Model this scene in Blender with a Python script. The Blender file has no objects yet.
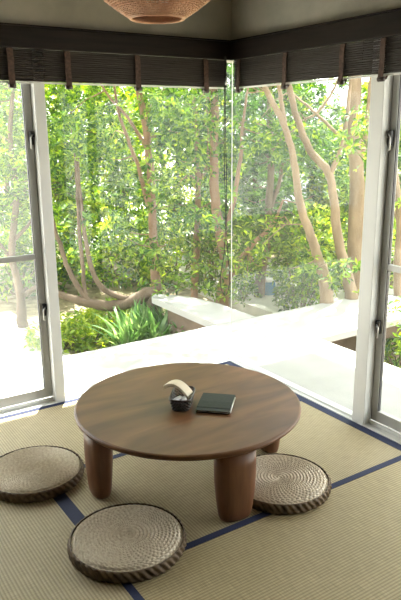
import bpy, bmesh, math, random
from mathutils import Vector, Matrix, noise
random.seed(7)
S = bpy.context.scene
COL = S.collection
PI = math.pi

# ------------------------------------------------------------------ camera
CAM = Vector((-2.786, -3.831, 1.75))
R_ = Vector((0.83491511, -0.55031503, -0.00837407))
U_ = Vector((0.14897104, 0.2113132, 0.96599915))
F_ = Vector((0.52983431, 0.80777478, -0.25840958))
FPX = 646.75
cd = bpy.data.cameras.new('camera'); co = bpy.data.objects.new('camera', cd); COL.objects.link(co)
cd.sensor_fit = 'HORIZONTAL'; cd.sensor_width = 36; cd.lens = FPX / 401 * 36
cd.clip_start = .05; cd.clip_end = 300
co.matrix_world = Matrix(((R_.x, U_.x, -F_.x, CAM.x), (R_.y, U_.y, -F_.y, CAM.y), (R_.z, U_.z, -F_.z, CAM.z), (0, 0, 0, 1)))
S.camera = co

# ------------------------------------------------------------------ light
w = bpy.data.worlds.new('sky'); S.world = w; w.use_nodes = True
nt = w.node_tree; bg = nt.nodes['Background']
tc = nt.nodes.new('ShaderNodeTexCoord'); sx = nt.nodes.new('ShaderNodeSeparateXYZ')
rp = nt.nodes.new('ShaderNodeValToRGB')
nt.links.new(tc.outputs['Generated'], sx.inputs[0]); nt.links.new(sx.outputs['Z'], rp.inputs[0])
rp.color_ramp.elements[0].position = 0.0; rp.color_ramp.elements[0].color = (1.0, .975, .94, 1)
rp.color_ramp.elements[1].position = .7; rp.color_ramp.elements[1].color = (.93, .95, .98, 1)
nt.links.new(rp.outputs[0], bg.inputs[0]); bg.inputs[1].default_value = 1.25
SUN_TO = Vector((.30, .45, 1.0)).normalized()          # towards the sun
sd = bpy.data.lights.new('sun', 'SUN'); so = bpy.data.objects.new('sun', sd); COL.objects.link(so)
sd.energy = 6.5; sd.angle = math.radians(.8); sd.color = (1.0, .95, .86)
so.rotation_euler = SUN_TO.to_track_quat('Z', 'Y').to_euler(); so.location = (3, 6, 9)
vs = S.view_settings
vs.view_transform = 'Standard'; vs.look = 'None'; vs.gamma = 1; vs.use_curve_mapping = False
vs.exposure = 2.25

# ------------------------------------------------------------------ helpers
def at(px, py, dist):
    """real point seen in direction (px,py) at a horizontal distance from the camera"""
    d = R_ * ((px - 200.5) / FPX) - U_ * ((py - 300) / FPX) + F_
    return CAM + d * (dist / math.hypot(d.x, d.y))
def at_z(px, py, z):
    d = R_ * ((px - 200.5) / FPX) - U_ * ((py - 300) / FPX) + F_
    return CAM + d * ((z - CAM.z) / d.z)

def tag(o, label=None, cat=None, group=None, kind=None):
    if label: o['label'] = label
    if cat: o['category'] = cat
    if group: o['group'] = group
    if kind: o['kind'] = kind
    return o
def empty(name, loc=(0, 0, 0), rz=0, **k):
    o = bpy.data.objects.new(name, None); COL.objects.link(o); o.empty_display_size = .1
    o.location = loc; o.rotation_euler = (0, 0, rz)
    return tag(o, **k)
def link(name, bm, mat, parent=None, smooth=False, bevel=0, **k):
    me = bpy.data.meshes.new(name)
    bmesh.ops.recalc_face_normals(bm, faces=bm.faces) if k.pop('recalc', True) else None
    bm.to_mesh(me); bm.free()
    if smooth:
        for p in me.polygons: p.use_smooth = True
    o = bpy.data.objects.new(name, me); COL.objects.link(o)
    for m in (mat if isinstance(mat, (list, tuple)) else [mat]): me.materials.append(m)
    if parent: o.parent = parent
    if bevel:
        b = o.modifiers.new('bevel', 'BEVEL'); b.width = bevel; b.segments = 2; b.limit_method = 'ANGLE'
    return tag(o, **k)
def box(bm, x0, x1, y0, y1, z0, z1, M=None):
    v = [bm.verts.new((x, y, z)) for x in (x0, x1) for y in (y0, y1) for z in (z0, z1)]
    if M is not None:
        for q in v: q.co = M @ q.co
    for f in ((0, 1, 3, 2), (4, 6, 7, 5), (0, 4, 5, 1), (2, 3, 7, 6), (0, 2, 6, 4), (1, 5, 7, 3)):
        bm.faces.new([v[i] for i in f])
    return v
def bxm(*a):
    bm = bmesh.new(); box(bm, *a); return bm
def lathe(bm, prof, n=48, c=(0, 0, 0), close=True):
    rings = []
    for r, z in prof:
        rings.append([bm.verts.new((c[0] + r * math.cos(2 * PI * i / n), c[1] + r * math.sin(2 * PI * i / n), c[2] + z)) for i in range(n)])
    for a, b in zip(rings, rings[1:]):
        for i in range(n): bm.faces.new((a[i], a[(i + 1) % n], b[(i + 1) % n], b[i]))
    if close:
        bm.faces.new(rings[0][::-1]); bm.faces.new(rings[-1])
def tube(bm, pts, rad, n=8, cap=True):
    pts = [Vector(p) for p in pts]
    if not isinstance(rad, (list, tuple)): rad = [rad] * len(pts)
    rings = []; ref = None
    for i, p in enumerate(pts):
        t = (pts[min(i + 1, len(pts) - 1)] - pts[max(i - 1, 0)]).normalized()
        if ref is None: ref = t.orthogonal().normalized()
        ref = (ref - t * ref.dot(t)).normalized(); b = t.cross(ref)
        rings.append([bm.verts.new(p + (ref * math.cos(2 * PI * k / n) + b * math.sin(2 * PI * k / n)) * rad[i]) for k in range(n)])
    for a, b in zip(rings, rings[1:]):
        for k in range(n): bm.faces.new((a[k], a[(k + 1) % n], b[(k + 1) % n], b[k]))
    if cap: bm.faces.new(rings[0][::-1]); bm.faces.new(rings[-1])
def smooth_path(pts, rad, sub=5, wob=0.0):
    """Catmull-Rom through points with radii"""
    P = [Vector(p) for p in pts]; n = len(P); op = []; orr = []
    for i in range(n - 1):
        p0 = P[max(i - 1, 0)]; p1 = P[i]; p2 = P[i + 1]; p3 = P[min(i + 2, n - 1)]
        for s in range(sub):
            t = s / sub
            q = .5 * ((2 * p1) + (p2 - p0) * t + (2 * p0 - 5 * p1 + 4 * p2 - p3) * t * t + (3 * p1 - p0 - 3 * p2 + p3) * t ** 3)
            if wob: q = q + Vector((random.uniform(-wob, wob), random.uniform(-wob, wob), 0))
            op.append(q); orr.append((rad[i] * (1 - t) + rad[i + 1] * t) * random.uniform(.95, 1.06))
    op.append(P[-1]); orr.append(rad[-1])
    return op, orr

# ------------------------------------------------------------------ materials
def mat(name, col, rough=.6, metal=0, spec=.5):
    m = bpy.data.materials.new(name); m.use_nodes = True
    b = m.node_tree.nodes['Principled BSDF']
    b.inputs['Base Color'].default_value = (*col, 1); b.inputs['Roughness'].default_value = rough
    b.inputs['Metallic'].default_value = metal; b.inputs['Specular IOR Level'].default_value = spec
    return m
def noisy(name, c1, c2, scale=5, rough=.6, detail=4, stretch=(1, 1, 1), bump=0, spec=.5, metal=0, p0=.3, p1=.7, bscale=None, coord='Object', rot=(0, 0, 0)):
    m = mat(name, c1, rough, metal, spec); N = m.node_tree.nodes; L = m.node_tree.links
    b = N['Principled BSDF']
    t = N.new('ShaderNodeTexCoord'); mp = N.new('ShaderNodeMapping'); mp.inputs['Scale'].default_value = stretch
    mp.inputs['Rotation'].default_value = rot
    nz = N.new('ShaderNodeTexNoise'); nz.inputs['Scale'].default_value = scale; nz.inputs['Detail'].default_value = detail
    r = N.new('ShaderNodeValToRGB')
    r.color_ramp.elements[0].position = p0; r.color_ramp.elements[0].color = (*c1, 1)
    r.color_ramp.elements[1].position = p1; r.color_ramp.elements[1].color = (*c2, 1)
    L.new(t.outputs[coord], mp.inputs[0]); L.new(mp.outputs[0], nz.inputs['Vector'])
    L.new(nz.outputs['Fac'], r.inputs[0]); L.new(r.outputs[0], b.inputs['Base Color'])
    if bump:
        bn = N.new('ShaderNodeBump'); bn.inputs['Strength'].default_value = bump; bn.inputs['Distance'].default_value = .01
        src = nz
        if bscale:
            src = N.new('ShaderNodeTexNoise'); src.inputs['Scale'].default_value = bscale; L.new(mp.outputs[0], src.inputs['Vector'])
        L.new(src.outputs['Fac'], bn.inputs['Height']); L.new(bn.outputs[0], b.inputs['Normal'])
    return m
def leaf_mat(name, cols, trans=.5):
    m = bpy.data.materials.new(name); m.use_nodes = True; N = m.node_tree.nodes; L = m.node_tree.links
    b = N['Principled BSDF']; out = N['Material Output']
    g = N.new('ShaderNodeNewGeometry'); r = N.new('ShaderNodeValToRGB')
    r.color_ramp.elements[0].color = (*cols[0], 1); r.color_ramp.elements[1].color = (*cols[-1], 1)
    for i, c in enumerate(cols[1:-1]):
        e = r.color_ramp.elements.new((i + 1) / (len(cols) - 1)); e.color = (*c, 1)
    L.new(g.outputs['Random Per Island'], r.inputs[0]); L.new(r.outputs[0], b.inputs['Base Color'])
    b.inputs['Roughness'].default_value = .42
    tr = N.new('ShaderNodeBsdfTranslucent'); mx = N.new('ShaderNodeMixShader'); mx.inputs[0].default_value = trans
    hs = N.new('ShaderNodeHueSaturation'); hs.inputs['Hue'].default_value = .470; hs.inputs['Value'].default_value = 1.5; hs.inputs['Saturation'].default_value = 1.15
    L.new(r.outputs[0], hs.inputs['Color']); L.new(hs.outputs[0], tr.inputs[0])
    L.new(b.outputs[0], mx.inputs[1]); L.new(tr.outputs[0], mx.inputs[2]); L.new(mx.outputs[0], out.inputs[0])
    return m
def glass_mat(name, dust_haze=.03, tint=(.97, .99, .98)):
    m = bpy.data.materials.new(name); m.use_nodes = True; N = m.node_tree.nodes; L = m.node_tree.links
    N.remove(N['Principled BSDF']); out = N['Material Output']
    g = N.new('ShaderNodeNewGeometry'); dp = N.new('ShaderNodeVectorMath'); dp.operation = 'DOT_PRODUCT'
    L.new(g.outputs['Incoming'], dp.inputs[0]); L.new(g.outputs['Normal'], dp.inputs[1])
    def mth(op, a, b=None):
        n = N.new('ShaderNodeMath'); n.operation = op
        for i, q in enumerate((a, b)):
            if q is None: continue
            if isinstance(q, (int, float)): n.inputs[i].default_value = q
            else: L.new(q, n.inputs[i])
        return n.outputs[0]
    ab = mth('ABSOLUTE', dp.outputs['Value']); one = mth('SUBTRACT', 1.0, ab); p5 = mth('POWER', one, 5.0)
    F = mth('ADD', mth('MULTIPLY', p5, .45), .014)      # each face of the coated pane
    tp = N.new('ShaderNodeBsdfTransparent'); tp.inputs[0].default_value = (*tint, 1)
    gl = N.new('ShaderNodeBsdfGlossy'); gl.inputs['Roughness'].default_value = .0
    mx = N.new('ShaderNodeMixShader'); L.new(F, mx.inputs[0]); L.new(tp.outputs[0], mx.inputs[1]); L.new(gl.outputs[0], mx.inputs[2])
    df = N.new('ShaderNodeBsdfTranslucent'); df.inputs[0].default_value = (.9, .92, .9, 1)
    m2 = N.new('ShaderNodeMixShader'); m2.inputs[0].default_value = dust_haze  # translucent white stands in for veiling glare as well as dust
    L.new(mx.outputs[0], m2.inputs[1]); L.new(df.outputs[0], m2.inputs[2]); L.new(m2.outputs[0], out.inputs[0])
    return m
def tatami_mat_m(name, axis, c1, c2, pitch=.0145):
    """woven rush: fine ribs along an axis ('x' ribs run along X)"""
    m = mat(name, c1, .55, spec=.35); N = m.node_tree.nodes; L = m.node_tree.links; b = N['Principled BSDF']
    t = N.new('ShaderNodeTexCoord')
    wv = N.new('ShaderNodeTexWave'); wv.bands_direction = 'Y' if axis == 'x' else 'X'
    wv.inputs['Scale'].default_value = 1 / pitch / 20 * 2 * PI; wv.inputs['Distortion'].default_value = .15; wv.inputs['Detail'].default_value = 1
    L.new(t.outputs['Object'], wv.inputs['Vector'])
    mp = N.new('ShaderNodeMapping'); mp.inputs['Scale'].default_value = (300, 14, 1) if axis == 'x' else (14, 300, 1)
    L.new(t.outputs['Object'], mp.inputs[0])
    nz = N.new('ShaderNodeTexNoise'); nz.inputs['Scale'].default_value = 1; nz.inputs['Detail'].default_value = 2; L.new(mp.outputs[0], nz.inputs['Vector'])
    n2 = N.new('ShaderNodeTexNoise'); n2.inputs['Scale'].default_value = 2.2; L.new(t.outputs['Object'], n2.inputs['Vector'])
    r = N.new('ShaderNodeValToRGB'); r.color_ramp.elements[0].color = (*[c * .80 for c in c1], 1); r.color_ramp.elements[0].position = .0
    r.color_ramp.elements[1].color = (*c2, 1); r.color_ramp.elements[1].position = .75
    L.new(wv.outputs['Fac'], r.inputs[0])
    r2 = N.new('ShaderNodeValToRGB'); r2.color_ramp.elements[0].color = (.78, .78, .76, 1); r2.color_ramp.elements[1].color = (1.1, 1.1, 1.08, 1)
    r2.color_ramp.elements[0].position = .3; r2.color_ramp.elements[1].position = .7
    L.new(nz.outputs['Fac'], r2.inputs[0])
    r3 = N.new('ShaderNodeValToRGB'); r3.color_ramp.elements[0].color = (.92, .93, .90, 1); r3.color_ramp.elements[1].color = (1.05, 1.04, 1.0, 1)
    L.new(n2.outputs['Fac'], r3.inputs[0])
    for rr in (r2, r3):
        mx = N.new('ShaderNodeMix'); mx.data_type = 'RGBA'; mx.blend_type = 'MULTIPLY'; mx.inputs[0].default_value = 1
        L.new((r.outputs[0] if rr is r2 else prev), mx.inputs[6]); L.new(rr.outputs[0], mx.inputs[7]); prev = mx.outputs[2]
    L.new(prev, b.inputs['Base Color'])
    bn = N.new('ShaderNodeBump'); bn.inputs['Strength'].default_value = .5; bn.inputs['Distance'].default_value = .002
    L.new(wv.outputs['Fac'], bn.inputs['Height']); L.new(bn.outputs[0], b.inputs['Normal'])
    return m

M = {}
M['concrete'] = noisy('concrete', (.26, .25, .205), (.58, .545, .46), 2.2, .75, 8, bump=.15, bscale=30, p0=.25, p1=.75)
M['ceiling'] = noisy('ceiling_plaster', (.17, .16, .14), (.23, .22, .19), 3, .85, 4)
M['beam'] = noisy('dark_stained_timber', (.010, .007, .006), (.022, .016, .013), 3, .55, 5, stretch=(1, 1, 14), bump=.05, spec=.2)
M['blind'] = noisy('black_brown_bamboo', (.022, .018, .016), (.070, .058, .052), 6, .6, 3, spec=.25, stretch=(.5, .5, 60))
M['strap'] = noisy('brown_webbing', (.05, .028, .022), (.12, .068, .052), 60, .8, 3)
M['alu'] = noisy('pale_aluminium', (.72, .73, .71), (.80, .81, .79), 2, .42, 2, metal=.0)
M['alu_grey'] = noisy('grey_aluminium', (.42, .42, .405), (.50, .50, .48), 2, .40, 2, metal=.3)
M['alu_dark'] = mat('dark_grey', (.05, .05, .05), .5)  # plain dark grey for gaskets and the far house panes
M['steel'] = mat('brushed_steel', (.6, .6, .58), .3, .9)
M['black'] = mat('black_plastic', (.012, .012, .013), .35)
M['glass'] = glass_mat('window_glass', .005)
M['glass_hazy'] = glass_mat('hazy_sash_glass', .07)  # milky left sash: glare and dust mixed into one haze
M['silicone'] = mat('clear_silicone', (.6, .63, .58), .4)
M['cord'] = mat('dark_cord', (.015, .015, .013), .7)
M['deck'] = noisy('pale_concrete_paving', (.36, .355, .335), (.45, .445, .425), 2.5, .8, 8, bump=.1, bscale=40)
M['deck_side'] = noisy('weathered_fascia', (.13, .09, .06), (.2, .14, .09), 6, .8, 4)
M['soil'] = noisy('leaf_litter', (.16, .11, .06), (.42, .36, .22), 7, .9, 8, bump=.5, bscale=25)
M['gravel'] = noisy('pale_gravel', (.50, .48, .43), (.68, .66, .60), 3, .9, 8)
M['bark'] = noisy('tan_bark', (.17, .12, .072), (.31, .23, .145), 9, .85, 6, stretch=(1, 1, .35), bump=.5, bscale=30)
M['bark_brown'] = noisy('brown_bark', (.16, .095, .055), (.29, .18, .11), 9, .88, 6, stretch=(1, 1, .35), bump=.5, bscale=30)
M['bark_dark'] = noisy('dark_bark', (.10, .07, .045), (.20, .145, .10), 9, .9, 6, stretch=(1, 1, .35), bump=.5, bscale=30)
M['leaf'] = leaf_mat('evergreen_leaf', [(.014, .055, .008), (.03, .10, .012), (.07, .17, .02), (.13, .26, .03), (.30, .42, .06)], .42)
M['leaf_dark'] = leaf_mat('deep_green_leaf', [(.010, .042, .008), (.025, .09, .014), (.08, .19, .028)], .4)
M['leaf_light'] = leaf_mat('yellow_green_leaf', [(.10, .22, .025), (.22, .36, .045), (.42, .50, .09)], .5)
M['leaf_blade'] = leaf_mat('strap_leaf', [(.07, .19, .05), (.16, .32, .10), (.30, .44, .18)], .45)
M['tat_y'] = tatami_mat_m('tatami_rush_lengthwise', 'y', (.42, .345, .215), (.51, .425, .28))
M['tat_x'] = tatami_mat_m('tatami_rush_crosswise', 'x', (.41, .33, .19), (.50, .41, .25))
M['edge'] = noisy('indigo_cloth', (.010, .016, .055), (.018, .027, .082), 180, .75, 2)
M['board'] = mat('straw_board', (.35, .29, .18), .8)
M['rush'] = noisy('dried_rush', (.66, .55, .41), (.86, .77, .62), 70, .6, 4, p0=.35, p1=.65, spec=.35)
M['rush_edge'] = noisy('dark_shaded_rush', (.075, .048, .026), (.20, .135, .075), 40, .7, 4)  # browner rim rush, with some side shading mixed into the colour
M['wicker'] = noisy('honey_rattan', (.42, .20, .105), (.68, .38, .22), 14, .5, 4)
M['wicker_dark'] = noisy('black_brown_wicker', (.02, .012, .010), (.06, .035, .028), 50, .45, 3)
M['paper'] = noisy('cream_paper', (.70, .60, .43), (.78, .69, .52), 20, .6, 2)
M['wrap'] = mat('silver_wrapper', (.72, .72, .76), .28, .25)
M['leather'] = noisy('black_leather', (.006, .010, .009), (.014, .020, .018), 60, .5, 3, bump=.1, spec=.3)
M['brass'] = mat('silver_clasp', (.65, .65, .6), .3, .8)
M['bulb'] = mat('opal_bulb', (.8, .8, .76), .3)
M['wall_far'] = noisy('pale_grey_render', (.40, .43, .47), (.50, .53, .57), 2, .85, 3)
M['roof_far'] = noisy('grey_roof_tile', (.16, .17, .19), (.22, .23, .25), 6, .7, 3)
M['pot'] = noisy('blue_barrel_plastic', (.06, .18, .34), (.09, .25, .45), 5, .5, 2)
# table wood
def wood():
    m = mat('walnut_stained_pine', (.2, .1, .05), .38, spec=.35); N = m.node_tree.nodes; L = m.node_tree.links; b = N['Principled BSDF']
    t = N.new('ShaderNodeTexCoord'); mp = N.new('ShaderNodeMapping'); mp.inputs['Scale'].default_value = (1.0, 5, 2)
    mp.inputs['Rotation'].default_value = (0, 0, .74)
    L.new(t.outputs['Object'], mp.inputs[0])
    n1 = N.new('ShaderNodeTexNoise'); n1.inputs['Scale'].default_value = 1.6; n1.inputs['Detail'].default_value = 6; n1.inputs['Distortion'].default_value = .8
    L.new(mp.outputs[0], n1.inputs['Vector'])
    r = N.new('ShaderNodeValToRGB'); e = r.color_ramp.elements
    e[0].position = .28; e[0].color = (.085, .035, .013, 1); e[1].position = .75; e[1].color = (.235, .105, .042, 1)
    q = e.new(.5); q.color = (.15, .064, .024, 1)
    L.new(n1.outputs['Fac'], r.inputs[0]); L.new(r.outputs[0], b.inputs['Base Color'])
    bn = N.new('ShaderNodeBump'); bn.inputs['Strength'].default_value = .06; bn.inputs['Distance'].default_value = .004
    L.new(n1.outputs['Fac'], bn.inputs['Height']); L.new(bn.outputs[0], b.inputs['Normal'])
    return m
M['wood'] = wood()
M['wood_leg'] = noisy('walnut_stained_leg', (.11, .042, .017), (.19, .080, .034), 7, .4, 5, stretch=(5, 5, .6))

# ------------------------------------------------------------------ structure: floor, mats
RX, RY = -5.6, -6.2          # far ends of the room behind the camera
link('floor', bxm(RX, 0, RY, 0, -.28, -.052), M['board'], kind='structure')

def tatami(x0, x1, y0, y1, mk, edges, label):
    """one mat; edges = list of (x0,x1,y0,y1) cloth borders"""
    cx, cy = (x0 + x1) / 2, (y0 + y1) / 2
    t = empty('tatami_mat', (cx, cy, -.05), label=label, cat='tatami mat', group='tatami mats laid edge to edge on the floor')
    g = .0012
    bm = bxm(x0 - cx + g, x1 - cx - g, y0 - cy + g, y1 - cy - g, 0, .05)
    link('woven_surface', bm, M[mk], t)
    for e in edges:
        link('cloth_border', bxm(e[0] - cx, e[1] - cx, e[2] - cy, e[3] - cy, .0505, .0519), M['edge'], t)
XB, XC, YA, Y4 = -1.822, -.020, -1.786, -.878
XM = -.92
tatami(XM, XC, Y4, -.015, 'tat_y', [(XM, XC - .055, Y4, Y4 + .018), (XC - .055, XC, Y4, -.015), (XM, XC - .055, -.055, -.016)], 'tatami mat in the glass corner, mostly hidden by the round table')
tatami(XM - 1.82, XM, Y4, -.015, 'tat_y', [(XM - 1.82, XM, Y4, Y4 + .018), (XM - 1.82, XM, -.050, -.016)], 'sunlit tatami mat along the foot of the left windows')
tatami(XB, XC, YA, Y4, 'tat_y', [(XB, XB + .032, YA, Y4 - .018), (XC - .055, XC, YA, Y4), (XB + .032, XC - .055, YA, YA + .036), (XB, XC - .055, Y4 - .018, Y4)], 'tatami mat directly below the round table, blue cloth borders at its sides')
tatami(XB, XC, YA - 1.8, YA, 'tat_x', [], 'tatami mat at bottom right in the foreground, ribs running crosswise')
tatami(XB - .9, XB, Y4 - 1.82, Y4, 'tat_y', [(XB - .034, XB, Y4 - 1.82, Y4)], 'tatami mat at bottom left, with a long blue border running between two cushions')
for i, (a, b2, c, d) in enumerate(((XB - 1.8, XB - .9, Y4 - 1.82, Y4), (XB - .9, XB, Y4 - 3.64, Y4 - 1.82))):
    tatami(a, b2, c, d, 'tat_y', [(a, a + .03, c, d)], ['tatami mat further left, outside the photo', 'tatami mat below the viewer, outside the photo'][i])

# concrete above, ceiling, beams
CZ = 2.78
bm = bmesh.new(); box(bm, RX, .0, 0, .16, 2.19, CZ); link('wall_left', bm, M['concrete'], kind='structure')
bm = bmesh.new(); box(bm, 0, .16, RY, .16, 2.19, CZ); link('wall_right', bm, M['concrete'], kind='structure')
link('wall_back', bxm(RX, .16, RY - .12, RY, -.28, CZ), M['ceiling'], kind='structure')
bm = bmesh.new(); box(bm, RX - .12, RX, RY - .12, .16, -.28, CZ); link('wall_side', bm, M['ceiling'], kind='structure')
link('wall_left_end', bxm(RX, -3.5, 0, .16, -.28, 2.19), M['concrete'], kind='structure')
link('wall_right_end', bxm(0, .16, RY, -3.5, -.28, 2.19), M['concrete'], kind='structure')
link('ceiling', bxm(RX, .16, RY, .16, CZ, CZ + .18), M['ceiling'], kind='structure')
link('trim_1', bxm(RX, -.031, -.031, .0, 2.19, 2.305), M['beam'], kind='structure', bevel=.004)
link('trim_2', bxm(-.031, 0, RY, 0, 2.19, 2.305), M['beam'], kind='structure', bevel=.004)
bm = bxm(RX, -.045, -.045, .0, 2.305, 2.313); link('trim_3', bm, M['beam'], kind='structure')
bm = bxm(-.045, 0, RY, 0, 2.305, 2.313); link('trim_4', bm, M['beam'], kind='structure')
# roof eaves: the slab continues past the walls
ZR = CZ + .0
EY = 1.16; EX = 1.60
bm = bmesh.new(); box(bm, RX, EX, .16, EY, ZR, ZR + .18); box(bm, .16, EX, RY, .16, ZR, ZR + .18)
link('trim_5', bm, M['concrete'], kind='structure')

# sills and tracks
bm = bmesh.new()
box(bm, -3.5, .08, -.014, .085, -.05, .004); box(bm, -3.5, -1.423, .040, .047, .004, .028)
box(bm, -1.34, .0, .012, .052, .004, .018)
link('trim_6', bm, M['alu'], kind='structure', bevel=.002)
bm = bmesh.new()
box(bm, -.014, .085, -3.5, -.0145, -.05, .004); box(bm, .040, .047, -3.5, -1.379, .004, .028)
box(bm, .012, .052, -1.28, -.015, .004, .018)
link('trim_7', bm, M['alu'], kind='structure', bevel=.002)
# posts
def post(name, x0, x1, y0, y1):
    bm = bmesh.new(); box(bm, x0, x1, y0, y1, .004, 2.19)
    return link(name, bm, M['alu'], kind='structure', bevel=.003)
post('trim_8', -1.422, -1.357, -.010, .090)
post('trim_9', -.010, .090, -1.378, -1.284)
# corner fixed windows
def window_fixed(n, ax):
    t = empty('window_%d' % n, (0, 0, 0), kind='structure')
    if ax == 'x': link('pane', bxm(-1.357, .030, .026, .034, .012, 2.188), M['glass'], t)
    else: link('pane', bxm(.026, .034, -1.284, .0255, .012, 2.188), M['glass'], t)
    return t
w1 = window_fixed(1, 'x'); w2 = window_fixed(2, 'y')
link('corner_seal', bxm(.0215, .0262, .0215, .0255, .018, 2.188), M['silicone'], w1)
# sash windows
def handle(parent, p, nrm, along):
    """small black catch with a steel lever"""
    P = Vector(p); n = Vector(nrm); a = Vector(along)
    bm = bmesh.new()
    def bx(c, sa, sn, sz):
        Mx = Matrix((( a.x, n.x, 0, c.x), (a.y, n.y, 0, c.y), (0, 0, 1, c.z), (0, 0, 0, 1)))
        box(bm, -sa, sa, -sn, sn, -sz, sz, Mx)
    bx(P + n * .008, .011, .008, .040); bx(P + n * .018 + Vector((0, 0, .022)), .014, .006, .018)
    h = link('handle', bm, M['black'], parent, bevel=.003, label='black window catch')
    bm = bmesh.new()
    q = P + n * .028
    tube(bm, [q + a * .0 + Vector((0, 0, .02)), q + a * .012 + Vector((0, 0, .0)), q + a * .012 + Vector((0, 0, -.06)), q + Vector((0, 0, -.066))], .0045, 8)
    link('lever', bm, M['steel'], h, smooth=True, label='steel lever')
def sash(n, ax, s0, s1, off, glass, outer=1):
    t = empty('window_%d' % n, (0, 0, 0), kind='structure')
    def b(bm, a0, a1, d0, d1, z0, z1):
        if ax == 'x': box(bm, a0, a1, off + d0, off + d1, z0, z1)
        else: box(bm, off + d0, off + d1, a0, a1, z0, z1)
    bm = bmesh.new(); lo, hi = min(s0, s1), max(s0, s1)
    b(bm, lo, lo + .045, 0, .032, .028, 2.185); b(bm, hi - .045, hi, 0, .032, .028, 2.185)
    b(bm, lo + .045, hi - .045, 0, .032, .028, .095); b(bm, lo + .045, hi - .045, 0, .032, 2.14, 2.185)
    b(bm, lo + .045, hi - .045, .003, .029, .958, .992)
    f = link('frame', bm, M['alu_grey'], t, bevel=.002)
    bm = bmesh.new()
    b(bm, lo + .043, hi - .043, .012, .018, .093, .959); b(bm, lo + .043, hi - .043, .012, .018, .991, 2.141)
    link('pane', bm, glass, t)
    bm = bmesh.new()
    for e in (lo + .045, hi - .045 - .004):
        b(bm, e, e + .004, .006, .024, .095, .958); b(bm, e, e + .004, .006, .024, .992, 2.14)
    link('gasket', bm, M['alu_dark'], f)
    return t
s3 = sash(3, 'x', -2.45, -1.4225, .052, M['glass_hazy']); s4 = sash(4, 'y', -2.45, -1.3785, .052, M['glass'])
for z in (1.665, .60):
    handle(s3, (-1.440, .052, z + .03), (0, -1, 0), (-1, 0, 0))
    handle(s4, (.052, -1.400, z + .02), (-1, 0, 0), (0, -1, 0))
s5 = sash(5, 'x', -3.5, -2.43, .012, M['glass']); s6 = sash(6, 'y', -3.5, -2.43, .012, M['glass'])

# ------------------------------------------------------------------ terrace
DZ = -.05
bm = bmesh.new()
box(bm, RX, 7.5, .1051, .95, DZ - .06, DZ); box(bm, .0851, 1.04, RY, .105, DZ - .06, DZ)
tag(link('terrace_slab', bm, M['deck']), kind='structure')
# stepping walkway that leaves the terrace
bm = bmesh.new()
pts = [(.53, .952), (.99, .952), (.98, 1.54), (.88, 1.97), (.62, 2.36), (.53, 2.2)]
t_ = [bm.verts.new((x, y, DZ + .002)) for x, y in pts]; b_ = [bm.verts.new((x, y, DZ - .065)) for x, y in pts]
bm.faces.new(t_); bm.faces.new(b_[::-1])
for i in range(6): bm.faces.new((t_[i], b_[i], b_[(i + 1) % 6], t_[(i + 1) % 6]))
wk = empty('garden_bench_slab', (.75, 1.5, -.6), label='pale stone slab jutting from the terrace edge into the garden', cat='stone slab')
o = link('slab_top', bm, M['deck'], None); o.parent = wk; o.location = (-.75, -1.5, .6)
bm = bmesh.new(); box(bm, .58, .93, 1.0, 1.95, -.6, DZ - .065); o = link('slab_base', bm, M['deck_side'], None); o.parent = wk; o.location = (-.75, -1.5, .6)
bm = bmesh.new(); box(bm, RX, 7.4, .50, .85, -.7, DZ - .06); box(bm, .25, .62, RY, .0, -.7, DZ - .06)
link('terrace_footing', bm, M['deck_side'], kind='structure')
# ground
GZ = -.6
bm = bmesh.new(); n = 60
grid = {}
for i in range(n + 1):
    for j in range(n + 1):
        x = -14 + 40 * i / n; y = -8 + 38 * j / n
        z = GZ + .10 * noise.noise(Vector((x * .5, y * .5, 0))) if (x > 1.3 or y > 1.3) else GZ
        grid[i, j] = bm.verts.new((x, y, z))
for i in range(n):
    for j in range(n): bm.faces.new((grid[i, j], grid[i + 1, j], grid[i + 1, j + 1], grid[i, j + 1]))
link('ground', bm, M['soil'], smooth=True, kind='structure')
bm = bmesh.new(); box(bm, -30, 60, 9.5, 60, GZ - .1, GZ + .12); box(bm, 8.5, 60, -30, 9.5, GZ - .1, GZ + .12)
box(bm, -9, -.45, .93, 4.2, GZ - .1, GZ + .09)
box(bm, 2.2, 4.4, 1.3, 9.5, GZ - .1, GZ + .11)
link('path', bm, M['gravel'], kind='structure')

# ------------------------------------------------------------------ trees
def leaf(bm, p, d, up, L, W):
    """a folded pointed leaf of 4 faces"""
    s = d.cross(up)
    if s.length < 1e-4: s = d.orthogonal()
    s.normalize(); nn = s.cross(d).normalized()
    a = bm.verts.new(p); e = bm.verts.new(p + d * L - nn * L * .15)
    m = bm.verts.new(p + d * L * .5 - nn * L * .02)
    l = bm.verts.new(p + d * L * .48 + s * W + nn * W * .35); r = bm.verts.new(p + d * L * .48 - s * W + nn * W * .35)
    bm.faces.new((a, m, l)); bm.faces.new((a, r, m)); bm.faces.new((m, e, l)); bm.faces.new((m, r, e))
def rosette(bm, c, n, L, spread=1.0):
    ax = Vector((random.gauss(0, .5), random.gauss(0, .5), random.uniform(.2, 1))).normalized()
    u = ax.orthogonal().normalized(); v = ax.cross(u); ph = random.uniform(0, 2 * PI)
    for k in range(n):
        a = ph + 2 * PI * k / n + random.uniform(-.3, .3)
        d = (u * math.cos(a) + v * math.sin(a) + ax * random.uniform(-.25, .6)).normalized()
        l = L * random.uniform(.7, 1.2)
        leaf(bm, c + d * .008, d, ax, l, l * random.uniform(.17, .25))
TR = []    # (distance, label, category, bark, leaf, [paths])
def P(l, d): return [at(x, y, d + (q[0] if q else 0)) for x, y, *q in l]
def ext(path, rad):
    """carry a trunk on down into the ground"""
    b = path[0]; return [Vector((b.x + .03, b.y, GZ - .12)), ] + path, [rad[0] * 1.25] + rad
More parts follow.
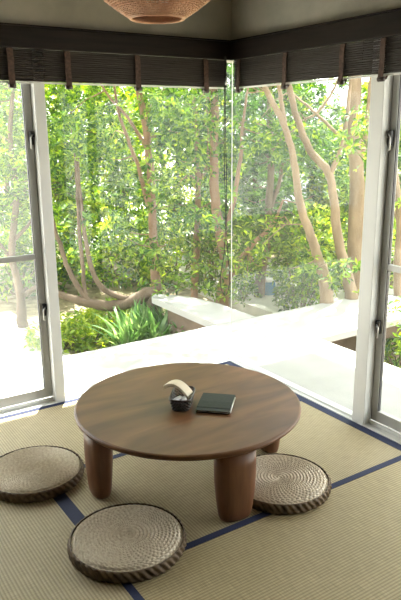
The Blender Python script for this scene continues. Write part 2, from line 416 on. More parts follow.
TR.append(dict(label='slender tan tree whose trunk rises just behind the stone slab', bark='bark_brown', leaf='leaf', d=7.6, paths=[
    (True, [(157, 296), (153, 235), (151, 180), (146, 130), (138, 85), (133, 40), (130, -10)], [.060, .05, .044, .040, .034, .028, .02]),
    (False, [(155, 228), (144, 190), (138, 165), (128, 140), (118, 110), (112, 70)], [.03, .027, .023, .02, .016, .01]),
    (False, [(148, 150), (128, 118), (108, 96), (95, 70)], [.022, .018, .014, .01]),
    (False, [(144, 115), (165, 88), (178, 60), (185, 20)], [.02, .016, .012, .008])]))
TR.append(dict(label='low sprawling tree with a horizontal bough left of the stone slab', bark='bark_dark', leaf='leaf', d=7.1, paths=[
    (True, [(152, 296), (140, 298), (127, 303), (110, 306), (90, 303), (74, 299), (58, 293), (40, 280)], [.075, .075, .07, .064, .055, .046, .038, .026]),
    (False, [(132, 300), (112, 294), (99, 284), (90, 262), (84, 232), (80, 190), (77, 150)], [.035, .033, .03, .027, .022, .018, .012]),
    (False, [(90, 303), (79, 288), (68, 268), (60, 244), (50, 210), (46, 170)], [.035, .032, .028, .024, .018, .012]),
    (False, [(86, 300), (82, 262), (78, 215), (76, 170), (72, 130)], [.025, .022, .018, .014, .01])]))
TR.append(dict(label='straight thin tree right of the slab-side trunk, seen through left glass', bark='bark_brown', leaf='leaf', d=8.3, paths=[
    (True, [(194, 297), (197, 240), (198, 190), (197, 140), (194, 85), (192, 30)], [.05, .042, .036, .032, .028, .02]),
    (False, [(197, 150), (182, 120), (172, 98), (165, 60)], [.02, .016, .012, .008]),
    (False, [(198, 185), (207, 160), (208, 130), (206, 100)], [.018, .014, .01, .006])]))
TR.append(dict(label='forked tree directly behind the glass corner seam', bark='bark_brown', leaf='leaf', d=7.7, paths=[
    (True, [(222, 300), (227, 268), (221, 235), (215, 200), (214, 150), (215, 105), (211, 50), (208, 0)], [.085, .075, .065, .055, .05, .044, .036, .025]),
    (False, [(225, 283), (234, 270), (244, 255), (257, 240), (272, 225), (283, 200)], [.045, .038, .032, .026, .02, .012]),
    (False, [(222, 240), (234, 200), (240, 160), (243, 120), (250, 80)], [.03, .026, .022, .016, .01])]))
TR.append(dict(label='dark upright tree standing left of the blue barrel', bark='bark_dark', leaf='leaf_dark', d=8.6, paths=[
    (True, [(257, 318), (260, 285), (264, 250), (268, 215), (271, 170), (270, 120), (268, 70)], [.085, .075, .065, .055, .045, .035, .025]),
    (False, [(268, 215), (280, 180), (285, 150), (290, 130)], [.03, .024, .018, .01])]))
TR.append(dict(label='leaning tan tree with long bent trunk in the middle of right glass', bark='bark', leaf='leaf', d=6.75, paths=[
    (True, [(327, 308), (324, 280), (317, 255), (311, 236), (300, 203), (294, 162), (285, 127), (273, 103), (263, 82), (250, 40)], [.08, .065, .052, .047, .042, .036, .033, .030, .027, .019]),
    (False, [(285, 127), (282, 105), (278, 82), (272, 45)], [.028, .024, .02, .012])]))
TR.append(dict(label='twisting tree with forked crown between leaning tree and thick trunk', bark='bark', leaf='leaf', d=6.95, paths=[
    (True, [(352, 300), (345, 268), (338, 236), (333, 196), (328, 172), (311, 152), (299, 125), (290, 92), (284, 50)], [.075, .06, .052, .048, .044, .040, .036, .032, .022]),
    (False, [(329, 176), (337, 160), (341, 147), (346, 122), (349, 98), (352, 55)], [.028, .026, .024, .022, .018, .012])]))
TR.append(dict(label='thickest straight trunk, just left of the right white post', bark='bark', leaf='leaf', d=7.3, paths=[
    (True, [(357, 312), (355, 258), (357, 192), (356, 162), (354, 125), (356, 84), (358, 30)], [.105, .09, .082, .078, .070, .062, .05]),
    (False, [(359, 165), (364, 140), (368, 115), (371, 80), (378, 40)], [.04, .034, .028, .022, .015]),
    (False, [(355, 160), (342, 140), (326, 123), (310, 108), (294, 95), (275, 75)], [.022, .02, .017, .015, .012, .008]),
    (False, [(305, 119), (318, 112), (330, 96), (338, 80), (350, 50)], [.012, .015, .014, .012, .008])]))
TR.append(dict(label='leafy tree seen through the far left sash window', bark='bark_dark', leaf='leaf', d=7.6, paths=[
    (True, [(22, 320), (20, 290), (12, 255), (16, 200), (10, 140), (14, 80)], [.06, .05, .04, .034, .028, .018]),
    (False, [(20, 300), (34, 288), (50, 282), (62, 284)], [.03, .026, .022, .015]),
    (False, [(14, 240), (28, 225), (40, 200), (44, 170)], [.025, .02, .016, .01]),
    (False, [(12, 260), (-6, 235), (-20, 200)], [.025, .02, .012])]))
TR.append(dict(label='bright leafy tree seen through the right-hand sash window', bark='bark', leaf='leaf_light', d=7.2, paths=[
    (True, [(402, 330), (398, 280), (400, 220), (394, 160), (398, 90), (402, 40)], [.06, .05, .042, .034, .026, .018]),
    (False, [(400, 225), (388, 195), (384, 160), (380, 130)], [.02, .016, .012, .008])]))
trees = []
for T in TR:
    paths = []
    for main, l, rad in T['paths']:
        p = P(l, T['d'])
        if main: p, rad = ext(p, list(rad))
        paths.append((main, *smooth_path(p, rad, 5, .006)))
    T['pw'] = paths; T['bmf'] = bmesh.new()
    T['samp'] = [q for m_, pp, rr in paths for q in pp if q.z > .3]
# leaf clusters fill the crowns; each belongs to its nearest tree
allpts = [(q, T) for T in TR for q in T['samp']]
def dens(q): return noise.noise(Vector((q.x * 1.15, q.y * 1.15, q.z * 1.5))) + .35 * noise.noise(q * 4)
from mathutils import kdtree
kd = kdtree.KDTree(len(allpts))
for i, (q, T) in enumerate(allpts): kd.insert(q, i)
kd.balance()
twigs = {id(T): [] for T in TR}
cnt = 0; tries = 0
while cnt < 7400 and tries < 160000:
    tries += 1
    px = random.uniform(-55, 470); d = random.uniform(6.3, 9.6)
    z = random.uniform(-.1, 4.1)
    dr = at(px, 120, d); q = Vector((dr.x, dr.y, z))
    if q.y < 1.3 and q.x < 1.6: continue
    thr = .03
    if z < .5: thr = -.02 + (.5 - z) * .35
    if px > 285: thr += .05 + max(0, z - 1.2) * .12
    if d < 7.0: thr += .12
    if d < 7.8 and z < .7 and px < 150: thr += .3
    if d < 7.5 and px > 235: thr += .28
    elif d < 7.6: thr += .10
    if 232 < px < 300 and z < 1.9: thr -= .10
    if dens(q) < thr: continue
    co_, idx, dist = kd.find(q)
    if dist > 1.5: continue
    T = allpts[idx][1]
    rosette(T['bmf'], q, random.randint(6, 9), random.uniform(.055, .095)); cnt += 1
    if random.random() < .10 and dist < .6: twigs[id(T)].append((co_.copy(), q.copy()))
for T in TR:
    base = T['pw'][0][1][0]
    t = empty('tree', (base.x, base.y, GZ), label=T['label'], cat='tree', group='trees in the garden close to the terrace')
    inv = -Vector((base.x, base.y, GZ))
    for main, pp, rr in T['pw']:
        bm = bmesh.new(); tube(bm, [p + inv for p in pp], rr, 10)
        link('trunk' if main else 'branch', bm, M[T['bark']], t, smooth=True)
    for f in T['bmf'].faces: f.material_index = 0
    bm = bmesh.new()
    for a, b2 in twigs[id(T)]:
        m_ = (a + b2) / 2 + Vector((0, 0, random.uniform(-.08, .12)))
        tube(bm, [a + inv, m_ + inv, b2 + inv], [.010, .007, .004], 4)
    for v in T['bmf'].verts: v.co += inv
    for f in bm.faces: f.material_index = 1
    tm = bpy.data.meshes.new('twig_tmp'); bm.to_mesh(tm); bm.free(); T['bmf'].from_mesh(tm); bpy.data.meshes.remove(tm)
    link('foliage', T['bmf'], [M[T['leaf']], M[T['bark']]], t, recalc=False)

# bushy trees further back
BG = [  # px, dist, height, radius, leaf, label
    (5, 11.0, 3.6, 1.3, 'leaf', 'round bushy evergreen far behind the left sash window'),
    (62, 11.6, 3.8, 1.35, 'leaf_light', 'yellow-green bushy tree far behind the left white post'),
    (118, 12.4, 3.9, 1.3, 'leaf', 'mid green bushy tree far behind the horizontal bough'),
    (172, 13.2, 4.2, 1.4, 'leaf_light', 'pale green bushy tree far between the two slender trunks'),
    (222, 11.8, 3.9, 1.2, 'leaf_dark', 'deep green bushy tree far behind the glass corner'),
    (268, 11.2, 3.5, 1.15, 'leaf_dark', 'deep green bushy tree far behind the dark upright trunk'),
    (312, 12.4, 2.3, 1.1, 'leaf', 'lower green bush below the grey house'),
    (372, 11.4, 3.0, 1.0, 'leaf_light', 'yellow-green bushy tree far behind the right white post'),
    (425, 11.6, 3.6, 1.3, 'leaf', 'green bushy tree far beyond the right-hand sash window')]
for px, d, h, rad, lf, lab in BG:
    b = at(px, 120, d); b = Vector((b.x, b.y, GZ + .05))
    t = empty('bushy_tree', b, label=lab, cat='tree', group='bushy trees at the back of the garden')
    bm = bmesh.new()
    for k in range(4):
        a = random.uniform(0, 2 * PI); e = Vector((math.cos(a) * rad * .5, math.sin(a) * rad * .5, h * .7))
        pp, rr = smooth_path([Vector((0, 0, -.1)), Vector((e.x * .2, e.y * .2, h * .3)), e], [.08, .06, .025], 4, .01); tube(bm, pp, rr, 8)
    link('trunk', bm, M['bark_dark'], t, smooth=True)
    bm = bmesh.new(); n_ = 0
    while n_ < 1000:
        q = Vector((random.uniform(-1, 1), random.uniform(-1, 1), random.uniform(-1, 1)))
        if q.length > 1 or q.length < .45: continue
        p = Vector((q.x * rad, q.y * rad, h * .55 + q.z * h * .5))
        if p.z < .15 or noise.noise((p + b) * 1.3) < -.06: continue
        rosette(bm, p, 6, random.uniform(.11, .17)); n_ += 1
    link('foliage', bm, M[lf], t, recalc=False)

# low shrubs and strap-leaved plants at the terrace edge
def strap_plant(px, py, lab, n=46, L=.55, mk='leaf_blade'):
    b = at_z(px, py, GZ + .0)
    t = empty('strap_leaf_plant', b, label=lab, cat='plant', group='strap-leaved plants left of the stone slab')
    bm = bmesh.new()
    for k in range(n):
        a = random.uniform(0, 2 * PI); l = L * random.uniform(.7, 1.25); lean = random.uniform(.15, .9)
        h = Vector((math.cos(a), math.sin(a), 0)); s = Vector((-h.y, h.x, 0)); w_ = random.uniform(.016, .028)
        o_ = Vector((random.gauss(0, .06), random.gauss(0, .06), 0)); prev = None
        for i in range(7):
            u = i / 6; p = o_ + h * (l * lean * u ** 1.4) + Vector((0, 0, l * (u - lean * .42 * u ** 2.4))); ww = w_ * (1 - u ** 2.2) + .001
            r1, r2 = bm.verts.new(p - s * ww), bm.verts.new(p + s * ww)
            if prev: bm.faces.new((prev[0], prev[1], r2, r1))
            prev = (r1, r2)
    link('leaves', bm, M[mk], t, recalc=False)
for px, py, lab in ((128, 352, 'strap-leaved plant, leftmost of the row left of the stone slab'), (143, 346, 'strap-leaved plant, second from left beside the stone slab'),
                    (158, 352, 'strap-leaved plant in the middle of the row by the slab'), (172, 344, 'strap-leaved plant, second nearest to the stone slab'),
                    (186, 349, 'strap-leaved plant right against the stone slab'), (150, 330, 'strap-leaved plant at the back of the row under the bough')):
    strap_plant(px, py, lab, n=58, L=.50)
def shrub(px, py, lab, rad, h, mk, n=170, L=.07, z=GZ):
    b = at_z(px, py, z); t = empty('garden_shrub', b, label=lab, cat='shrub', group='low shrubs near the terrace')
    bm = bmesh.new(); bs = bmesh.new()
    for k in range(n):
        a = random.uniform(0, 2 * PI); r = rad * math.sqrt(random.random()); zz = h * random.uniform(.15, 1) * math.sqrt(max(.05, 1 - (r / rad) ** 2 * .7))
        p = Vector((r * math.cos(a), r * math.sin(a), zz)); rosette(bm, p, 6, L * random.uniform(.8, 1.3))
        if k % 9 == 0: tube(bs, [Vector((p.x * .1, p.y * .1, 0)), Vector((p.x * .5, p.y * .5, zz * .55)), p], [.008, .006, .003], 4)
    link('stem', bs, M['bark_dark'], t); link('foliage', bm, M[mk], t, recalc=False)
shrub(62, 352, 'pale leafy shrub beside the left white post, at the terrace edge', .36, .42, 'leaf_light')
shrub(92, 345, 'pale leafy shrub below the horizontal bough', .36, .38, 'leaf_light')
shrub(112, 330, 'light green shrub under the middle of the bough', .36, .36, 'leaf_light')
shrub(300, 318, 'green shrub behind the terrace, left of the leaning trunk', .34, .95, 'leaf')
shrub(318, 300, 'green shrub around the foot of the leaning trunk', .40, .9, 'leaf_dark')
shrub(398, 372, 'small shrub in the gravel seen through the right sash', .36, .75, 'leaf', 120)
shrub(240, 306, 'small shrub in front of the dark upright trunk', .28, .6, 'leaf', 90)

for i, (px, d, rad, h_, mk, lab) in enumerate((
        (48, 9.6, .8, 1.5, 'leaf', 'wide shrub deep in the garden behind the left white post'),
        (92, 10.0, .85, 1.5, 'leaf_light', 'wide pale shrub deep in the garden left of the slender trunk'),
        (128, 9.6, .7, 1.25, 'leaf', 'wide shrub deep in the garden just left of the slender trunk'),
        (172, 10.2, .8, 1.35, 'leaf_light', 'wide pale shrub deep in the garden between the two slender trunks'),
        (212, 9.4, .7, 1.6, 'leaf_dark', 'dark wide shrub deep in the garden behind the forked tree'),
        (309, 9.9, .65, 1.3, 'leaf', 'wide shrub deep in the garden behind the leaning tree'),
        (340, 9.4, .8, 1.5, 'leaf_light', 'wide pale shrub deep in the garden behind the twisting tree'),
        (395, 9.4, .8, 1.6, 'leaf', 'wide shrub deep in the garden seen through the right sash'),
        (5, 9.4, .8, 1.5, 'leaf', 'wide shrub deep in the garden seen through the left sash'))):
    q = at(px, 120, d); b = Vector((q.x, q.y, GZ)); t = empty('wide_shrub', b, label=lab, cat='shrub', group='wide shrubs deep in the garden')
    bm = bmesh.new(); bs = bmesh.new()
    for k in range(420):
        a = random.uniform(0, 2 * PI); r = rad * math.sqrt(random.random()); zz = h_ * random.uniform(.08, 1) * math.sqrt(max(.05, 1 - (r / rad) ** 2 * .7))
        p = Vector((r * math.cos(a), r * math.sin(a), zz))
        if noise.noise((p + b) * 2.2) < -.10: continue
        rosette(bm, p, 6, random.uniform(.08, .13))
        if k % 24 == 0: tube(bs, [Vector((p.x * .1, p.y * .1, 0)), Vector((p.x * .5, p.y * .5, zz * .55)), p], [.014, .010, .004], 4)
    link('stem', bs, M['bark_dark'], t); link('foliage', bm, M[mk], t, recalc=False)

# far house and barrel
hp = at(318, 118, 17.5); hd = (hp - CAM); ang = math.atan2(hd.y, hd.x) - PI / 2
h = empty('house', (hp.x, hp.y, GZ), ang, label='pale grey house with low roof far behind the trees at right', cat='house')
link('wall', bxm(-1.6, 2.1, 0, 3, 0, 2.55), M['wall_far'], h)
bm = bmesh.new()
prof = [(-.4, 2.5), (1.5, 3.3), (3.4, 2.5), (3.4, 2.4), (-.4, 2.4)]
va = [bm.verts.new((-1.9, y, z)) for y, z in prof]; vb = [bm.verts.new((2.4, y, z)) for y, z in prof]
bm.faces.new(va); bm.faces.new(vb[::-1])
for i in range(5): bm.faces.new((va[i], va[(i + 1) % 5], vb[(i + 1) % 5], vb[i]))
link('roof', bm, M['roof_far'], h)
for xx in (-.9, .6): 
    f = link('window', bxm(xx, xx + .8, -.03, .0, 1.1, 1.9), M['alu_grey'], h); link('window_glass', bxm(xx + .06, xx + .74, -.035, -.03, 1.16, 1.84), M['alu_dark'], f)
b = at_z(270, 300, GZ + .05)
t = empty('barrel', (b.x + .05, b.y + .1, GZ + .04), label='small blue barrel on the pale gravel behind the dark trunk', cat='barrel')
bm = bmesh.new(); lathe(bm, [(.08, 0), (.09, .03), (.095, .08), (.10, .14), (.095, .2), (.09, .25), (.08, .27)], 28); link('body', bm, M['pot'], t, smooth=True)
bm = bmesh.new(); lathe(bm, [(.097, .255), (.097, .28), (.04, .29)], 28); link('lid', bm, M['alu'], t, smooth=True, label='pale lid')

# ------------------------------------------------------------------ blinds
ZB0, ZB1 = 2.012, 2.188
def blind(ax, a0, a1, straps, lab):
    """rolled-up slatted blind against the glass head; ax 'x' on the left wall, 'y' on the right wall"""
    mid = (a0 + a1) / 2
    t = empty('slatted_blind', (mid, -.016, ZB0) if ax == 'x' else (-.016, mid, ZB0), 0 if ax == 'x' else -PI / 2, label=lab, cat='blind', group='rolled-up dark slatted blinds')
    hw = abs(a1 - a0) / 2 + .0008
    bm = bmesh.new(); nrow = 15; H = ZB1 - ZB0
    for i in range(nrow):
        z = H * (i + .5) / nrow
        y = random.uniform(-.0045, .0015)
        pts = []
        ns = 14
        for k in range(ns + 1):
            x = -hw + 2 * hw * k / ns
            pts.append((x, y + random.uniform(-.0012, .0012), z + random.uniform(-.0018, .0018)))
        tube(bm, pts, random.uniform(.0042, .0056), 6)
    link('slats', bm, M['blind'], t)
    link('backing_cloth', bxm(-hw, hw, .006, .009, .004, H), M['blind'], t)
    link('bottom_rail', bxm(-hw, hw, -.002, .010, -.011, -.001), M['alu'], t, label='pale bottom rail')
    for s in straps:
        ls = (s - mid) if ax == 'x' else (mid - s)
        bm = bmesh.new(); w_ = .036
        path = [(-.0015, H), (-.017, H - .004), (-.022, H * .7), (-.020, H * .35), (-.024, .0), (-.026, -.022), (-.016, -.034), (.0, -.03), (.012, -.012)]
        pv = None
        for y, z in path:
            row = [bm.verts.new((ls - w_ / 2, y, z)), bm.verts.new((ls + w_ / 2, y, z)), bm.verts.new((ls + w_ / 2, y + .003, z + .0015)), bm.verts.new((ls - w_ / 2, y + .003, z + .0015))]
            if pv:
                for k in range(4): bm.faces.new((pv[k], pv[(k + 1) % 4], row[(k + 1) % 4], row[k]))
            else: bm.faces.new(row)
            pv = row
        bm.faces.new(pv[::-1])
        st = link('strap', bm, M['strap'], t, label='brown holding strap')
        bm = bmesh.new(); tube(bm, [(ls - .019, -.018, -.028), (ls + .019, -.018, -.028)], .013, 10)
        link('hook', bm, M['wicker_dark'], st, smooth=True)
    return t
blind('x', -2.9, -1.355, [-2.6, -2.05, -1.555], 'dark slatted blind above the left sash window')
blind('x', -1.355, -.055, [-1.215, -.75, -.235], 'dark slatted blind above the fixed left glass pane')
blind('y', -1.225, -.055, [-.125, -.60, -1.085], 'dark slatted blind above the fixed right glass pane')
blind('y', -2.9, -1.225, [-1.375, -1.9, -2.5], 'dark slatted blind above the right sash window')

# hanging cord at the corner
bm = bmesh.new()
def cp(px, py): return at(px, py, 4.63)
pp, rr = smooth_path([cp(226, 56), cp(225.5, 120), cp(226.5, 180), cp(227, 240), cp(229, 268), cp(229.5, 284), cp(226, 295), cp(221.5, 290), cp(220.5, 276), cp(224, 255), cp(225.5, 220), cp(224.3, 160), cp(224.3, 100), cp(225, 56)], [.0032] * 14, 6)
tube(bm, pp, rr, 6); tag(link('blind_cord', bm, M['cord'], smooth=True), 'thin dark looped cord hanging down in the glass corner', 'cord')
bm = bmesh.new(); k = cp(225.8, 78); tube(bm, [k, k - Vector((0, 0, .045))], [.008, .006], 10)
kn = link('cord_knob', bm, M['steel'], smooth=True); kn.parent = bpy.data.objects['blind_cord']

# ------------------------------------------------------------------ pendant lamp
LP = Vector((-1.264, -1.186, 2.208))
t = empty('pendant_lamp', LP, label='honey-coloured woven rattan pendant lamp hanging above the table', cat='lamp')
prof = [(.112, 0), (.121, .004), (.172, .036), (.232, .080), (.292, .130), (.320, .168), (.33, .20), (.29, .25), (.21, .295), (.11, .325), (.05, .335)]
def pr(s):
    k = s * (len(prof) - 1); i = min(int(k), len(prof) - 2); f = k - i
    return prof[i][0] * (1 - f) + prof[i + 1][0] * f, prof[i][1] * (1 - f) + prof[i + 1][1] * f
bm = bmesh.new(); NR = 56
for k in range(NR):        # upright ribs
    a = 2 * PI * k / NR; tube(bm, [(pr(s / 20)[0] * math.cos(a), pr(s / 20)[0] * math.sin(a), pr(s / 20)[1]) for s in range(21)], .0028, 5)
link('ribs', bm, M['wicker'], t, smooth=True)
bm = bmesh.new(); rows = 64
for j in range(rows):      # weavers passing in and out of the ribs
    r, z = pr((j + .5) / rows); pts = []
    for k in range(NR * 2):
        a = PI * k / NR; off = (.0032 if (k // 1 + j * 1) % 2 == 0 and k % 2 == 0 else 0)
        off = .0034 * math.cos(PI * (k / 2) + PI * j) if k % 2 == 0 else 0
        pts.append(((r + off) * math.cos(a), (r + off) * math.sin(a), z))
    pts.append(pts[0]); tube(bm, pts, .0033, 4, cap=False)
link('woven_shade', bm, M['wicker'], t, smooth=True)
bm = bmesh.new(); pts = [(.116 * math.cos(2 * PI * i / 60), .116 * math.sin(2 * PI * i / 60), .001) for i in range(61)]; tube(bm, pts, .006, 8, cap=False)
link('rim', bm, M['wicker'], t, smooth=True)
bm = bmesh.new(); lathe(bm, [(.012, .02), (.035, .035), (.05, .07), (.045, .11), (.025, .15), (.02, .17)], 24); link('bulb', bm, M['bulb'], t, smooth=True)
bm = bmesh.new(); lathe(bm, [(.022, .17), (.024, .24), (.01, .26)], 20); link('socket', bm, M['black'], t, smooth=True)
bm = bmesh.new(); tube(bm, [(0, 0, .25), (0, 0, CZ - LP.z - .02)], .004, 8); link('cable', bm, M['cord'], t, smooth=True)
bm = bmesh.new(); lathe(bm, [(.05, CZ - LP.z), (.05, CZ - LP.z - .012), (.02, CZ - LP.z - .03)], 24); link('ceiling_cup', bm, M['black'], t, smooth=True)

# ------------------------------------------------------------------ table
TC = Vector((-1.153, -1.215, 0)); TR_, TZ = .578, .384
t = empty('low_round_table', (TC.x, TC.y, .0015), label='low round dark-stained wooden table with stout rounded legs in the middle of the tatami', cat='table')
bm = bmesh.new()
lathe(bm, [(.0001, TZ), (.3, TZ), (TR_ - .012, TZ), (TR_ - .004, TZ - .003), (TR_, TZ - .010), (TR_ - .001, TZ - .018), (TR_ - .006, TZ - .024), (TR_ - .012, TZ - .0285), (TR_ - .02, TZ - .0295), (TR_ - .026, TZ - .036), (TR_ - .032, TZ - .040), (.0001, TZ - .040)], 160, close=False)
link('tabletop', bm, M['wood'], t)
for p in t.children[0].data.polygons: p.use_smooth = abs(p.normal.z) < .95
TH = TZ - .040
base_ang = math.radians(173.55)
for k in range(4):
    a = base_ang + k * PI / 2; c0 = Vector((math.cos(a), math.sin(a), 0)) * .490
    bm = bmesh.new(); rings = []
    prof_l = [(.0, .046, 0), (.005, .055, 0), (.02, .059, 0), (.06, .0635, .0), (.12, .069, 0), (.2, .0735, -.001), (.27, .0745, -.002), (TH, .0735, -.003)]
    n_ = 36
    for z, r, sh in prof_l:
        c = c0 + Vector((math.cos(a), math.sin(a), 0)) * sh
        row = []
        for i in range(n_):
            th = 2 * PI * i / n_; e = 2.3      # flattened oval section, broad side facing out
            ct, st_ = math.cos(th), math.sin(th)
            rr_ = r / ((abs(ct) ** e + abs(st_) ** e) ** (1 / e)) * .98
            lx, ly = rr_ * ct * .86, rr_ * st_ * 1.42
            row.append(bm.verts.new((c.x + lx * math.cos(a) - ly * math.sin(a), c.y + lx * math.sin(a) + ly * math.cos(a), z)))
        rings.append(row)
    for A, B in zip(rings, rings[1:]):
        for i in range(n_): bm.faces.new((A[i], A[(i + 1) % n_], B[(i + 1) % n_], B[i]))
    bm.faces.new(rings[0][::-1]); bm.faces.new(rings[-1])
    link('leg', bm, M['wood_leg'], t, smooth=False)
    for p in t.children[-1].data.polygons: p.use_smooth = abs(p.normal.z) < .9
    for ob in bpy.data.objects:
        if ob.name.startswith('leg') and ob.parent == t:
            for p in ob.data.polygons: p.use_smooth = abs(p.normal.z) < .9

# ------------------------------------------------------------------ rush cushions
def make_cushion():
    t = empty('rush_cushion')
    R, TH_ = .246, .052
    bm = bmesh.new(); NRING, NT = 15, 54; sr, st_ = 6, 7
    nr, nth = NRING * sr, NT * st_
    rows = []
    for i in range(nr + 1):
        r = .0015 + (R - .0015) * i / nr; row = []
        ringi = i / sr; dome = -.006 * (1 - (r / R) ** 2) * math.exp(-(r / .05) ** 2) - .010 * max(0, (r - .205) / .027) ** 2
        for j in range(nth):
            th = 2 * PI * j / nth + .5 * (r / R)
            fr = abs(math.sin(PI * ringi)) ** .6
            ph = (j / st_ + .5 * ringi * 0.0) + .35 * math.sin(PI * 2 * (ringi % 1))
            ft = abs(math.sin(PI * ph)) ** .7
            h = .0095 * (.45 + .55 * fr) * (1 - (1 - ft) * min(1, r / .06)) + .0010 * noise.noise(Vector((r * 60, th * 18, 0)))
            h += .003 * noise.noise(Vector((r * math.cos(th) * 9, r * math.sin(th) * 9, 3)))
            row.append(bm.verts.new((r * math.cos(th), r * math.sin(th), TH_ + dome + h)))
        rows.append(row)
    for a, b in zip(rows, rows[1:]):
        for j in range(nth): bm.faces.new((a[j], a[(j + 1) % nth], b[(j + 1) % nth], b[j]))
    bm.faces.new(rows[0][::-1])
    link('woven_top', bm, M['rush'], t, smooth=True)
    bm = bmesh.new(); rows = []; nth = 360; K = 15
    for i in range(K + 1):
        u = i / K; ang = -PI * .5 + PI * u; row = []
        for j in range(nth):
            th = 2 * PI * j / nth
            br = .5 + .5 * math.sin(48 * th + (3.2 if math.sin(ang) > 0 else -3.2) * abs(math.sin(ang)) * 1.2)
            bulge = math.cos(ang) ** .6 if abs(math.cos(ang)) > 1e-6 else 0
            rad = R - .004 + .014 * bulge * (.40 + .60 * br ** .7) + .0025 * noise.noise(Vector((th * 14, u * 4, 1)))
            z = TH_ * .5 + (TH_ * .5 - .0005) * math.sin(ang)
            row.append(bm.verts.new((rad * math.cos(th), rad * math.sin(th), z)))
        rows.append(row)
    for a, b in zip(rows, rows[1:]):
        for j in range(nth): bm.faces.new((a[j], a[(j + 1) % nth], b[(j + 1) % nth], b[j]))
    bm.faces.new(rows[0][::-1])
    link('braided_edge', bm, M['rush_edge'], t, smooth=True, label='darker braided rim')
    return t
proto = make_cushion(); cl = list(proto.children)
for i, (x, y, rz, lab) in enumerate((
        (-1.722, -1.618, .3, 'round woven rush floor cushion in front, nearest the camera'),
        (-1.862, -.838, 1.4, 'round woven rush floor cushion at left, by the left sash window'),
        (-.872, -1.622, 2.3, 'round woven rush floor cushion right of the table leg'))):
    if i == 0: o = proto
    else:
        o = proto.copy(); COL.objects.link(o)
        for c in cl:
            d = c.copy(); COL.objects.link(d); d.parent = o
    o.location = (x, y, .0022); o.rotation_euler = (0, 0, rz)
    tag(o, lab, 'cushion', 'round rush cushions on the tatami')

# ------------------------------------------------------------------ things on the table
ZT = TZ + .0015 + .0005
def quad_frame(pts): return [at_z(x, y, ZT) for x, y in pts]
# wicker basket
f0, f1, b1 = at_z(171, 412, ZT), at_z(190, 413, ZT), at_z(197, 391, ZT)
ux = (f1 - f0); wx = ux.length; ux.normalize(); uy = Vector((-ux.y, ux.x, 0)); wy = .180; wx = .104
cb = (f0 + f1) / 2 + uy * wy / 2 - ux * .005; rz = math.atan2(ux.y, ux.x)
t = empty('wicker_basket', (cb.x, cb.y, ZT), rz, label='small dark wicker basket holding wrapped items on the table', cat='basket')
HB = .060
def rr_pt(s, w_, d_, r_=.018):
    a = 2 * PI * s; e = 5; ct, st_ = math.cos(a), math.sin(a); k = 1 / ((abs(ct) ** e + abs(st_) ** e) ** (1 / e))
    return w_ / 2 * ct * k, d_ / 2 * st_ * k
bm = bmesh.new(); ns = 44
for k in range(ns):
    pts = []
    for z in (0, .5, 1):
        x, y = rr_pt(k / ns, wx * (.82 + .23 * z), wy * (.84 + .20 * z)); pts.append((x, y, HB * z + .002))
    tube(bm, pts, .0012, 4)
link('stakes', bm, M['wicker_dark'], t)
bm = bmesh.new()
for j in range(7):
    z = j / 7
    pts = []
    for k in range(ns * 2 + 1):
        x, y = rr_pt(k / (2 * ns), wx * (.82 + .23 * z), wy * (.84 + .20 * z)); o_ = 1 + .045 * (1 if (k // 2 + j) % 2 else -1) * (k % 2 == 0)
        pts.append((x * o_, y * o_, HB * z + .004))
    tube(bm, pts, .0032, 5, cap=False)
link('woven_wall', bm, M['wicker_dark'], t)
bm = bmesh.new(); pts = [(*rr_pt(k / 60, wx * 1.05, wy * 1.05), HB + .002) for k in range(61)]; tube(bm, pts, .0045, 8, cap=False)
link('rim', bm, M['wicker_dark'], t, smooth=True)
bm = bmesh.new(); v = [bm.verts.new((*rr_pt(k / 40, wx * .86, wy * .88), .002)) for k in range(40)]; bm.faces.new(v)
r_ = bmesh.ops.extrude_face_region(bm, geom=bm.faces[:]); [setattr(q, 'co', q.co + Vector((0, 0, .003))) for q in r_['geom'] if isinstance(q, bmesh.types.BMVert)]
link('bottom', bm, M['wicker_dark'], t)
MB_ = Matrix.Translation((cb.x, cb.y, ZT)) @ Matrix.Rotation(rz, 4, 'Z')
def local_thing(name, build, m, lab, cat, loc, rot=(0, 0, 0), **k):
    bm = bmesh.new(); build(bm); o = link(name, bm, m, None, **k)
    o.matrix_world = MB_ @ Matrix.Translation(loc) @ Matrix.Rotation(rot[2], 4, 'Z') @ Matrix.Rotation(rot[1], 4, 'Y') @ Matrix.Rotation(rot[0], 4, 'X')
    return tag(o, lab, cat)
def arc_strip(bm):      # thick folded paper arched over the rim
    prev = None; n_ = 18
    for i in range(n_ + 1):
        u = i / n_; x = -.082 + .140 * u; z = .050 * math.sin(PI * (u * .8 + .14)) - .022 * u
        row = [bm.verts.new(q) for q in ((x, -.032, z), (x, .032, z), (x, .032, z + .018), (x, -.032, z + .018))]
        if prev:
            for k in range(4): bm.faces.new((prev[k], prev[(k + 1) % 4], row[(k + 1) % 4], row[k]))
        else: bm.faces.new(row)
        prev = row
    bm.faces.new(prev[::-1])
local_thing('folded_napkins', arc_strip, M['paper'], 'cream folded paper bundle arched out of the wicker basket', 'napkins', (-.012, .016, .056), (0, .0, -.30), smooth=False, bevel=.002)
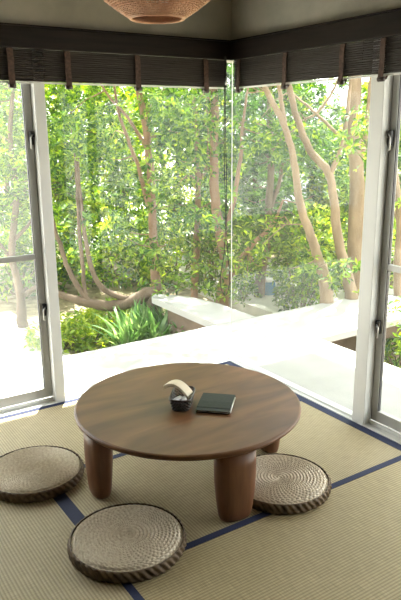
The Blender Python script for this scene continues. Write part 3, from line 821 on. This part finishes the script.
def packet(bm):
    nx, ny = 10, 6; g = {}
    for sgn in (1, -1):
        for i in range(nx + 1):
            for j in range(ny + 1):
                x = -.035 + .07 * i / nx; y = -.013 + .026 * j / ny
                pz = .006 * (math.sin(PI * i / nx) * math.sin(PI * j / ny)) ** .5 if 0 < i < nx and 0 < j < ny else 0
                if sgn == -1 and (i in (0, nx) or j in (0, ny)): g[sgn, i, j] = g[1, i, j]
                else: g[sgn, i, j] = bm.verts.new((x, y, sgn * (pz + random.uniform(0, .0012))))
        for i in range(nx):
            for j in range(ny):
                f = [g[sgn, i, j], g[sgn, i + 1, j], g[sgn, i + 1, j + 1], g[sgn, i, j + 1]]
                bm.faces.new(f if sgn == 1 else f[::-1])
local_thing('wrapped_towel', packet, M['wrap'], 'silvery wrapped hand towel at the front of the wicker basket', 'wrapped towel', (-.014, -.045, .054), (.25, .05, 1.2), smooth=True)
local_thing('wrapped_towel', packet, M['wrap'], 'silvery wrapped hand towel at the right inside the wicker basket', 'wrapped towel', (.016, -.040, .053), (-.2, .1, 1.75), smooth=True)
# leather folder
c4 = quad_frame([(196.5, 412.5), (230, 415), (234, 397), (203, 396)])
ux = (c4[1] - c4[0]); ww = ux.length; ux.normalize(); uy = Vector((-ux.y, ux.x, 0)); dd = ((c4[2] - c4[1]).dot(uy) + (c4[3] - c4[0]).dot(uy)) / 2
cc = sum(c4, Vector()) / 4; rz = math.atan2(ux.y, ux.x)
t = empty('leather_folder', (cc.x, cc.y, ZT), rz, label='black leather folder lying on the table right of the basket', cat='folder')
link('back_cover', bxm(-ww / 2, ww / 2, -dd / 2, dd / 2, 0, .005), M['leather'], t, bevel=.002)
link('pages', bxm(-ww / 2 + .004, ww / 2 - .004, -dd / 2 + .004, dd / 2 - .003, .0052, .012), M['alu'], t, label='pale pages')
bm = bmesh.new(); pv = None
for y, z in ((dd / 2 + .002, .002), (dd / 2 + .004, .010), (dd / 2, .0165), (0, .019), (-dd / 2 * .62, .017), (-dd / 2 * .70, .0155)):
    row = [bm.verts.new((-ww / 2 - .001, y, z)), bm.verts.new((ww / 2 + .001, y, z)), bm.verts.new((ww / 2 + .001, y - .0001, z - .003)), bm.verts.new((-ww / 2 - .001, y - .0001, z - .003))]
    if pv:
        for k in range(4): bm.faces.new((pv[k], pv[(k + 1) % 4], row[(k + 1) % 4], row[k]))
    else: bm.faces.new(row)
    pv = row
bm.faces.new(pv[::-1]); link('flap', bm, M['leather'], t)
link('front_cover', bxm(-ww / 2, ww / 2, -dd / 2 - .001, dd / 2 - .004, .0122, .0145), M['leather'], t, bevel=.001)
bm = bmesh.new(); tube(bm, [(ww / 2 + .003, -dd / 2 + .004, .009), (ww / 2 + .003, dd / 2 - .02, .009)], .004, 8); link('clasp', bm, M['brass'], t, smooth=True, label='silver side clasp')
